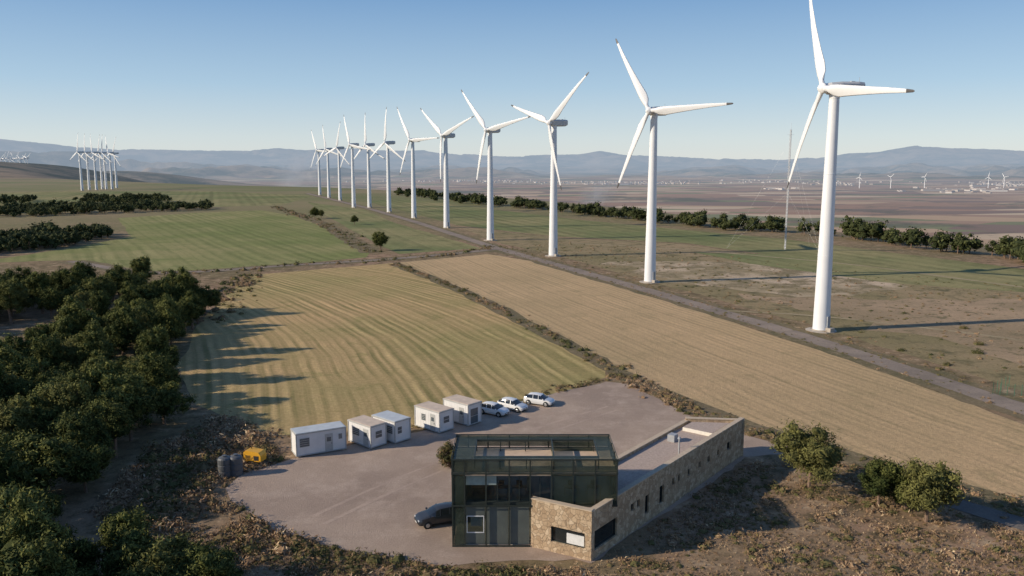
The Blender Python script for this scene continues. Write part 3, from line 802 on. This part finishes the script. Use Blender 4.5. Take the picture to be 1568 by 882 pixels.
m_glass = glassmat('window_glass', (0.02, 0.025, 0.027), 0.68)
m_dglass = glassmat('dark_glass', (0.02, 0.025, 0.028), 0.1)
s = NT('green_metal_mesh')
p = s.obj()
g = s.bsdf(s.mix(s.maprange(s.noise(p, 0.9, 5), .35, .65), (0.032, 0.045, 0.033), (0.062, 0.080, 0.060)), 0.45, metal=0.0, spec=0.4, link=False)
tr = s.n('ShaderNodeBsdfTransparent'); tr.inputs[0].default_value = (0.86, 0.9, 0.86, 1); mx = s.n('ShaderNodeMixShader')
s.l(s.maprange(s.noise(p, 0.7, 3), .3, .7, 0.42, 0.60), mx.inputs[0]); s.l(g, mx.inputs[1]); s.l(tr.outputs[0], mx.inputs[2]); s.l(mx.outputs[0], s.out.inputs[0])
m_mesh = s.m
m_frame = simple('dark_green_steel', (0.032, 0.04, 0.034), 0.45, 0.1)
m_panel = simple('grey_green_panel', (0.115, 0.13, 0.115), 0.5, 0.12, 1.0)
m_int = simple('interior_plaster', (0.58, 0.52, 0.44), 0.9, 0.1)
m_deck = simple('roof_deck', (0.58, 0.44, 0.32), 0.9, 0.12, 2.0, bump=0.3)
m_roofg = simple('roof_gravel', (0.42, 0.33, 0.27), 0.95, 0.18, 5.0, bump=0.5)
m_plaster = simple('white_render', (0.68, 0.64, 0.56), 0.9, 0.08)
m_wframe = simple('white_frame', (0.7, 0.7, 0.68), 0.5)
m_furn = simple('office_furniture', (0.16, 0.11, 0.08), 0.6, 0.2)
bld = empty('stone_and_glass_building')
A = (1.65, 66.95); B = (6.63, 64.3); C = (26.4, 89.6); D = (19.9, 90.3); E = (9.13, 76.45)
mb = MB()
TH = 0.45
mb.wall_open(A, B, 0, 4.4, TH, [(1.9, 5.05, 0.95, 2.35)], 0, 1, 2)
BCo = [(0.5, 4.2, 0.75, 2.5), (9.2, 10.0, 0.9, 2.7), (12.0, 12.9, 0.9, 2.7), (6.6, 7.2, 2.1, 2.8), (7.7, 8.2, 2.1, 2.8), (14.6, 15.1, 2.0, 2.7), (15.8, 16.3, 2.0, 2.7), (18.0, 18.6, 1.9, 2.6), (20.5, 21.0, 2.0, 2.6),
       (22.6, 23.2, 1.9, 2.6), (25.0, 25.5, 2.0, 2.6), (27.6, 28.6, 1.8, 2.7)]
mb.wall_open(B, C, 0, 4.35, TH, BCo, 0, 1, 2)
mb.wallseg(C, D, 0, 4.25, TH, 0)
mb.wallseg(D, E, 0, 4.0, TH, 0)
mb.wallseg(E, (9.13, 73.42), 0, 3.98, TH, 0)
mb.obj('stone_wall', [m_stone, m_dglass, m_frame], bld)
mb = MB()
for a_, b_, z in ((A, B, 4.4), (B, C, 4.35), (C, D, 4.25), (D, E, 4.0)):
    mb.wallseg(a_, b_, z + 0.002, z + 0.09, TH + 0.1, 0, off=-0.05)
mb.obj('wall_coping', [simple('stone_coping', (0.50, 0.40, 0.29), 0.9, 0.12)], bld)
dBC = (Vector(C) - Vector(B)).normalized(); nBC = Vector((-dBC.y, dBC.x))
def wp(sv, nv): q = Vector(B) + dBC * sv + nBC * nv; return (q.x, q.y)
mb = MB()
mb.prism([wp(11.3, 0.46), wp(31.3, 0.46), wp(28.6, 5.04), wp(11.3, 5.04)], 3.5, 3.74, 0)
mb.prism([(9.2, 68.36), wp(11.28, 0.46), wp(11.28, 5.04), (9.2, 76.2)], 3.5, 3.737, 0)
mb.prism([(2.7, 67.1), (6.64, 65.1), (9.18, 68.3)], 3.4, 3.66, 0)
mb.obj('wing_roof', [m_roofg], bld)
mb = MB()
mb.prism([wp(25.6, 0.9), wp(30.2, 0.9), wp(28.0, 4.4), wp(25.6, 4.4)], 3.745, 4.15, 1, 0)
mb.prism([wp(21.4, 3.3), wp(22.3, 3.3), wp(22.3, 4.1), wp(21.4, 4.1)], 3.745, 4.5, 2)
mb.cyl((*wp(18.5, 1.3), 3.74), (*wp(18.5, 1.3), 5.4), 0.09, 0.09, 8, 2)
mb.cyl((*wp(18.5, 1.3), 5.4), (*wp(18.5, 1.3), 5.65), 0.2, 0.05, 8, 2)
mb.obj('roof_details', [m_roofg, m_plaster, m_grey], bld)
mb = MB()
mb.wallseg(A, B, 1.05, 1.95, 0.04, 0, 3.3, 4.9, off=0.2)
mb.obj('window_blind', [m_wframe], bld)
# glass block
X0, X1, Y0, Y1, ZT = -5.2, 9.1, 66.9, 73.4, 7.9
mb = MB()
mb.box(X0 + .15, X1 - .15, Y0 + .25, Y1 - .25, 0.03, 0.15, 1)
mb.box(X0 + .05, X1 - .05, Y0 + .12, Y1 - .05, 3.7, 4.05, 0)
mb.box(X0 + .05, X1 - .05, Y0 + .12, Y1 - .05, 6.45, 6.7, 2)
mb.box(X0 + .3, 3.2, Y1 - .3, Y1 - .1, 0.15, 3.7, 1)
mb.box(X0 + .3, -1.6, Y1 - .3, Y1 - .1, 4.05, 6.45, 1)
mb.box(1.4, 1.55, Y0 + 2.6, Y1 - .3, 4.05, 6.45, 1)
mb.box(-2.4, -2.25, Y0 + 3.2, Y1 - .3, 4.05, 6.45, 1)
mb.box(3.3, 3.5, Y0 + .3, Y1 - .4, 0.15, 3.7, 1)
for xx in (-3.6, -1.6, 0.0, 4.6, 6.6):
    mb.box(xx, xx + 1.3, Y0 + 1.6, Y0 + 2.3, 4.72, 4.78, 3)
    for lx in (0.05, 1.2): mb.box(xx + lx, xx + lx + .05, Y0 + 1.7, Y0 + 2.2, 4.05, 4.72, 3)
    mb.box(xx + .4, xx + .9, Y0 + 2.5, Y0 + 2.6, 4.3, 5.1, 3)
mb.obj('floor_slabs_and_walls', [m_frame, m_int, m_deck, m_furn], bld)
mb = MB()
pw = 0.12
cols = [X0, -4.15, -2.3, -0.3, 1.5, 3.35, 5.2, 7.1, X1 - pw]
for cx in cols:
    zb = 0.0 if cx < 1.4 else 3.8
    mb.box(cx, cx + pw, Y0, Y0 + pw, zb, ZT, 0); mb.box(cx, cx + pw, Y1 - pw, Y1, 0, ZT, 0)
for yy in (69.0, 71.2):
    for cx in (X0, X1 - pw): mb.box(cx, cx + pw, yy, yy + pw, 0, ZT, 0)
for z in (3.72, 6.62, ZT - .02):
    mb.box(X0, X1, Y0 - .03, Y0 - .003, z, z + .14, 0); mb.box(X0, X1, Y1 + .003, Y1 + .03, z, z + .14, 0)
    mb.box(X0 - .03, X0 - .003, Y0, Y1, z, z + .14, 0); mb.box(X1 + .003, X1 + .03, Y0, Y1, z, z + .14, 0)
mb.box(X0, 1.6, Y0 - .03, Y0 - .003, 0.02, 0.2, 0)
for (a_, b_, c_, d_) in ((-3.3, 7.6, 68.0, 68.1), (-3.3, 7.6, 72.4, 72.5), (-3.3, -3.2, 68.1, 72.4), (3.6, 3.7, 68.1, 72.4), (7.5, 7.6, 68.1, 72.4)):
    mb.box(a_, b_, c_, d_, 7.66, 7.86, 0)
for xx in (-3.3, -1.1, 1.2, 3.6, 7.5):
    for yy in (68.0, 72.4): mb.box(xx + .01, xx + .09, yy + .01, yy + .09, 6.71, 7.65, 0)
mb.obj('steel_frame', [m_frame], bld)
mb = MB()
mb.box(X0 + .12, X1 - .12, Y0 + .04, Y0 + .06, 6.78, ZT - .03)
mb.box(X0 + .12, -4.15, Y0 + .04, Y0 + .06, 0.2, 6.6)
mb.box(3.47, X1 - .12, Y0 + .04, Y0 + .06, 3.9, 6.6)
mb.box(X0 + .04, X0 + .06, Y0 + .13, Y1 - .13, 0.1, ZT - .03); mb.box(X1 - .06, X1 - .04, Y0 + .13, Y1 - .13, 3.8, ZT - .03)
mb.box(X0 + .13, X1 - .13, Y1 - .06, Y1 - .04, 6.9, ZT - .03)
z = ZT - .05
mb.box(X0 + .13, X1 - .13, Y0 + .13, 67.99, z, z + .02); mb.box(X0 + .13, X1 - .13, 72.51, Y1 - .13, z, z + .02)
mb.box(X0 + .13, -3.31, 68.0, 72.5, z, z + .02); mb.box(7.61, X1 - .13, 68.0, 72.5, z, z + .02)
mb.box(3.73, 7.47, 72.42, 72.44, 6.75, 7.6); mb.box(3.64, 3.66, 68.15, 72.35, 6.75, 7.6)
mb.obj('mesh_cladding', [m_mesh], bld)
mb = MB()
mb.box(-4.03, 3.35, Y0 + .5, Y0 + .53, 4.05, 6.45, 0)
mb.box(-4.03, -2.35, Y0 + .2, Y0 + .24, 0.2, 1.2, 1); mb.box(-4.03, -2.35, Y0 + .2, Y0 + .24, 2.85, 3.7, 1)
mb.box(-4.03, -2.35, Y0 + .27, Y0 + .29, 1.2, 2.85, 0)
mb.box(-3.95, -2.42, Y0 + .18, Y0 + .2, 1.22, 1.32, 2); mb.box(-3.95, -2.42, Y0 + .18, Y0 + .2, 2.72, 2.82, 2); mb.box(-3.95, -3.87, Y0 + .18, Y0 + .2, 1.32, 2.72, 2)
mb.box(-2.5, -2.42, Y0 + .18, Y0 + .2, 1.32, 2.72, 2); mb.box(-3.6, -2.6, Y0 + .31, Y0 + .33, 1.8, 2.7, 2)
mb.box(-2.18, -0.32, Y0 + .2, Y0 + .24, 0.2, 3.7, 1); mb.box(-0.18, 1.5, Y0 + .16, Y0 + .2, 0.2, 3.7, 1)
for cx in (-2.3, -1.3, -0.3, 0.6, 1.5, 2.4): mb.box(cx, cx + .06, Y0 + .44, Y0 + .49, 4.05, 6.45, 3)
mb.box(-4.0, -1.35, Y0 + .46, Y0 + .48, 5.5, 6.4, 4)
mb.obj('windows', [m_glass, m_panel, m_wframe, m_frame, simple('roller_blind', (0.32, 0.38, 0.35), 0.8)], bld)

# ------------------------------------------------------------------ site cabins
m_cab = simple('cabin_white_panel', (0.70, 0.69, 0.67), 0.5, 0.08, 0.8)
m_cabroof = simple('cabin_roof_beige', (0.60, 0.48, 0.37), 0.8, 0.15, 1.0)
m_cabroof2 = simple('cabin_roof_grey', (0.50, 0.53, 0.54), 0.6, 0.12, 1.0)
m_trim = simple('cabin_trim', (0.42, 0.42, 0.40), 0.5)
m_win = simple('cabin_window', (0.10, 0.12, 0.13), 0.15, 0.1, spec=0.8)
def cabin(corner, dirv, Ln, Wd, H, roof, wins=()):
    x, y = corner
    e = empty('portable_site_cabin', (x, y, 0), math.atan2(dirv[1], dirv[0]))
    mb = MB(); g = 0.18
    mb.box(0.06, Ln - .06, -Wd + .06, -.06, g + .1, H - .12, 0)
    for xx in (0, Ln - .12):
        for yy in (-Wd, -.12): mb.box(xx, xx + .12, yy, yy + .12, g, H - .12, 1)
    mb.box(-.01, Ln + .01, -Wd - .01, .01, g - .02, g + .1, 1)
    mb.box(-.03, Ln + .03, -Wd - .03, .03, H - .12, H + .02, 1)
    mb.box(.06, Ln - .06, -Wd + .06, -.06, H + .02, H + .06, 2)
    for k in range(1, int(Ln / 0.5)): mb.box(k * .5, k * .5 + .03, -.06, -.045, g + .12, H - .14, 0)
    for k in range(1, int(Wd / 0.5)): mb.box(.045, .06, -k * .5 - .03, -k * .5, g + .12, H - .14, 0)
    for xx in (0.2, Ln - .5):
        for yy in (-Wd + .1, -.4): mb.box(xx, xx + .3, yy, yy + .3, 0, g - .02, 3)
    mb.obj('shell', [m_cab, m_trim, roof, m_conc], e)
    mb = MB()
    for side, a, b, z0, z1 in wins:
        if side == 'L':
            mb.box(a, b, -.05, -.02, z0, z1, 0 if z1 - z0 < 1.6 else 1)
            if z1 - z0 < 1.6:
                for k in range(5): zz_ = z0 + (z1 - z0) * k / 4; mb.box(a - .03, b + .03, -.02, .0, zz_ - .02, zz_ + .02, 1)
            else: mb.box(a + .1, a + .18, -.02, .03, 1.1, 1.2, 0); mb.box(a + .2, b - .2, -.02, -.01, 1.4, 1.9, 0)
        else:
            mb.box(.02, .05, -b, -a, z0, z1, 0); mb.box(.0, .02, -b - .04, -a + .04, (z0 + z1) / 2 - .03, (z0 + z1) / 2 + .03, 1)
    if mb.V: mb.obj('door_and_windows', [m_win, m_trim], e)
dl = Vector((-3.26, 2.9)).normalized()
c_ = S([(568, 689), (605, 681), (673, 665), (717, 654)])
cabin(c_[0], dl, 4.3, 2.4, 2.75, m_cabroof, wins=[('L', .5, 1.4, .25, 2.3), ('L', 2.2, 3.4, 1.2, 2.1), ('S', .8, 1.7, 1.2, 2.0)])
cabin(c_[1], dl, 4.3, 2.5, 2.75, m_cabroof2, wins=[('L', .5, 1.5, 1.2, 2.1), ('S', .5, 1.1, 1.2, 2.0)])
cabin(c_[2], dl, 4.6, 2.5, 2.75, m_cabroof, wins=[('L', .8, 1.7, .25, 2.3), ('L', 2.6, 3.3, 1.2, 2.0), ('S', .8, 1.7, 1.2, 2.0)])
cabin(c_[3], dl, 4.6, 2.5, 2.85, m_cabroof, wins=[('L', .8, 1.7, .25, 2.3), ('S', .5, 1.8, .3, 2.2)])
p1 = Vector(site(454, 702)); p2 = Vector(site(531, 689)); d_ = (p1 - p2).normalized()
cabin(tuple(p2), d_, (p1 - p2).length, 2.4, 2.8, m_cabroof2, wins=[('L', 1.6, 2.5, .25, 2.3), ('L', 4.3, 5.4, 1.2, 2.2), ('L', .5, .9, 1.5, 2.1)])

# ------------------------------------------------------------------ tanks and generator
m_tank = simple('dark_plastic_tank', (0.10, 0.105, 0.11), 0.45, 0.1)
for u, v in [(345, 729), (362, 727)]:
    x, y = site(u, v); mb = MB()
    prf = [(0, .68), (.1, .72), (.6, .72), (.64, .68), (.70, .68), (.74, .72), (1.3, .72), (1.34, .68), (1.4, .68), (1.44, .72), (1.95, .72), (2.1, .6), (2.2, .3), (2.22, .25), (2.32, .25)]
    for (z0, r0), (z1, r1) in zip(prf[:-1], prf[1:]): mb.cyl((0, 0, z0), (0, 0, z1), r0, r1, 20, 0, z1 > 2.3)
    mb.obj('water_tank', [m_tank], loc=(x, y, 0))
m_yel = simple('orange_yellow_paint', (0.78, 0.40, 0.035), 0.45, 0.08)
m_rub = simple('tyre_rubber', (0.025, 0.025, 0.025), 0.85)
m_blk = simple('black_plastic', (0.03, 0.03, 0.03), 0.6)
x, y = site(391, 711); e = empty('mobile_generator', (x, y, 0), -0.25); mb = MB()
prof = [(-1.05, .55), (1.05, .55), (1.05, 1.25), (.8, 1.6), (-.75, 1.75), (-1.05, 1.5)]
n_ = len(prof)
mb.face([(p[0], -.6, p[1]) for p in prof]); mb.face([(p[0], .6, p[1]) for p in prof][::-1])
for i in range(n_):
    a_, b_ = prof[i], prof[(i + 1) % n_]; mb.face([(a_[0], -.6, a_[1]), (a_[0], .6, a_[1]), (b_[0], .6, b_[1]), (b_[0], -.6, b_[1])])
mb.obj('canopy', [m_yel], e, bevel=0.05)
mb = MB()
mb.box(-1.1, 1.1, -.5, .5, .42, .54, 1); mb.cyl((1.1, 0, .48), (2.0, 0, .4), .05, .05, 6, 1); mb.cyl((1.9, 0, 0), (1.9, 0, .5), .04, .04, 6, 1)
for sy in (-.72, .58): mb.cyl((-.1, sy, .3), (-.1, sy + .16, .3), .3, .3, 16, 1)
for k in range(5): mb.box(-.8, -.2, -.625, -.605, .75 + k * .1, .8 + k * .1, 1)
mb.box(.2, .8, -.625, -.605, .7, 1.2, 1); mb.cyl((-.5, .2, 1.6), (-.5, .2, 1.95), .05, .05, 8, 1)
mb.obj('chassis_and_wheels', [m_yel, m_blk], e)

# ------------------------------------------------------------------ cars
m_cglass = simple('car_glass', (0.018, 0.022, 0.026), 0.06, 0.1, spec=0.9)
m_light = simple('lamp_lens', (0.7, 0.7, 0.68), 0.1)
m_rlight = simple('tail_lamp', (0.35, 0.02, 0.015), 0.2)
m_rim = simple('alloy_rim', (0.5, 0.5, 0.5), 0.3, metal=0.7)
def car(x, y, heading, paint, Ln=4.2, Wd=1.76, H=1.5, suv=False):
    e = empty('parked_car', (x, y, 0.03), heading)
    k = Ln / 4.2; hw = Wd / 2; zs = H / 1.5
    st = [(-2.1, .80, .38, .72, .74, .74), (-2.02, .93, .28, .90, .98, .80), (-1.86 if not suv else -1.95, .97, .24, .96, 1.12, .80), (-1.45 if not suv else -1.65, 1.0, .22, .97, 1.42, .70), (-.7, 1.0, .22, .96, 1.50, .69),
          (.15, 1.0, .22, .94, 1.47, .69), (.45, 1.0, .22, .93, 1.38, .70), (1.12, .99, .22, .92, .98, .78), (1.7, .95, .24, .82, .86, .76), (2.0, .86, .28, .66, .70, .70), (2.1, .74, .38, .56, .58, .64)]
    mb = MB(); rg = []
    for sx, w_, zb, zl, zt, rw in st:
        X_ = sx * k; w2 = w_ * hw; r2 = rw * hw if zt - zl > .05 else w2 * .88
        h = [(-w2 * .9, zb), (-w2, zb + .18), (-w2, (zb + zl) / 2 + .05), (-w2 * .97, zl), (-r2, zt - .05 * (zt - zl > .2)), (-r2 * .75, zt), (0, zt + .015)]
        ring = [(X_, a_, z_ * zs) for a_, z_ in h] + [(X_, -a_, z_ * zs) for a_, z_ in h[-2::-1]]
        rg.append(ring)
    n_ = 13
    for si in range(len(rg) - 1):
        a_, b_ = rg[si], rg[si + 1]
        for i in range(n_ - 1):
            m = 0
            if i in (3, 8) and 2 <= si <= 6: m = 1
            if 4 <= i <= 7 and si in (2, 6): m = 1
            mb.face([a_[i], a_[i + 1], b_[i + 1], b_[i]][::-1], m)
        mb.face([a_[0], b_[0], b_[-1], a_[-1]][::-1], 2)
    mb.face(rg[0]); mb.face(rg[-1][::-1])
    body = mb.obj('body', [paint, m_cglass, m_blk], e)
    bm = bmesh.new(); bm.from_mesh(body.data); bmesh.ops.remove_doubles(bm, verts=bm.verts, dist=0.001); bmesh.ops.recalc_face_normals(bm, faces=bm.faces); bm.to_mesh(body.data); bm.free()
    body.data.polygons.foreach_set('use_smooth', [True] * len(body.data.polygons))
    es = body.modifiers.new('edges', 'EDGE_SPLIT'); es.split_angle = math.radians(32)
    mb = MB()
    for wx in (-1.28 * k, 1.32 * k):
        for sy in (-1, 1):
            yo = sy * (hw - .2)
            mb.cyl((wx, yo, .32), (wx, yo + sy * .215, .32), .39, .39, 20, 1)
            mb.cyl((wx, yo, .30), (wx, yo + sy * .225, .30), .32, .32, 20, 0)
            mb.cyl((wx, yo + sy * .226, .30), (wx, yo + sy * .235, .30), .2, .18, 12, 2)
    mb.obj('wheels', [m_rub, m_blk, m_rim], e)
    mb = MB()
    for sy in (-1, 1):
        y0_, y1_ = sorted((sy * hw * .5, sy * hw * .8))
        mb.box(1.93 * k, 2.06 * k, y0_, y1_, .60 * zs, .70 * zs, 0); mb.box(-2.08 * k, -1.98 * k, y0_, y1_, .76 * zs, .92 * zs, 1)
        y0_, y1_ = sorted((sy * hw * 1.0, sy * hw * 1.16)); mb.box(.85 * k, 1.0 * k, y0_, y1_, .95 * zs, 1.07 * zs, 3)
        for px_ in (-.62, .2):
            mb.cyl((px_ * k, sy * hw * .985, .95 * zs), (px_ * k - .05, sy * hw * .715, 1.44 * zs), .045, .04, 4, 3)
    mb.box(2.06 * k, 2.115 * k, -hw * .45, hw * .45, .38 * zs, .54 * zs, 2)
    mb.box(2.115 * k, 2.125 * k, -.26, .26, .40, .5, 0)
    mb.obj('lamps_and_trim', [m_light, m_rlight, m_blk, paint], e)
m_carw = simple('white_car_paint', (0.74, 0.74, 0.73), 0.2, 0.02, spec=0.6)
m_card = simple('dark_grey_car_paint', (0.055, 0.06, 0.068), 0.2, 0.05, metal=0.4, spec=0.7)
hd = math.atan2(-0.55, 0.85)
for u, v, dh in [(756, 635, 0.0), (785, 628, -0.05), (826, 620, 0.12)]:
    x, y = site(u, v); car(x, y + 0.3, hd + dh, m_carw)
x, y = site(674, 800); car(x, y, math.radians(180 + 22), m_card, 4.6, 1.88, 1.66, True)

# ------------------------------------------------------------------ small fence, right
m_gf = simple('green_fence_metal', (0.06, 0.16, 0.10), 0.5)
x0, y0 = site(1520, 604); x1, y1 = site(1620, 612); mb = MB()
P0 = Vector((x0, y0)); P1 = Vector((x1, y1)); n_ = 9
for i in range(n_ + 1):
    q = P0.lerp(P1, i / n_); mb.cyl((q.x, q.y, 0), (q.x, q.y, 1.8), .04, .04, 6, 0)
for z in np.arange(0.2, 1.8, 0.2): mb.cyl((P0.x, P0.y, z), (P1.x, P1.y, z), .012, .012, 4, 0)
x2, y2 = site(1545, 592)
for i in range(5):
    q = P0.lerp(Vector((x2, y2)), i / 4); mb.cyl((q.x, q.y, 0), (q.x, q.y, 1.8), .04, .04, 6, 0)
mb.obj('wire_fence', [m_gf])
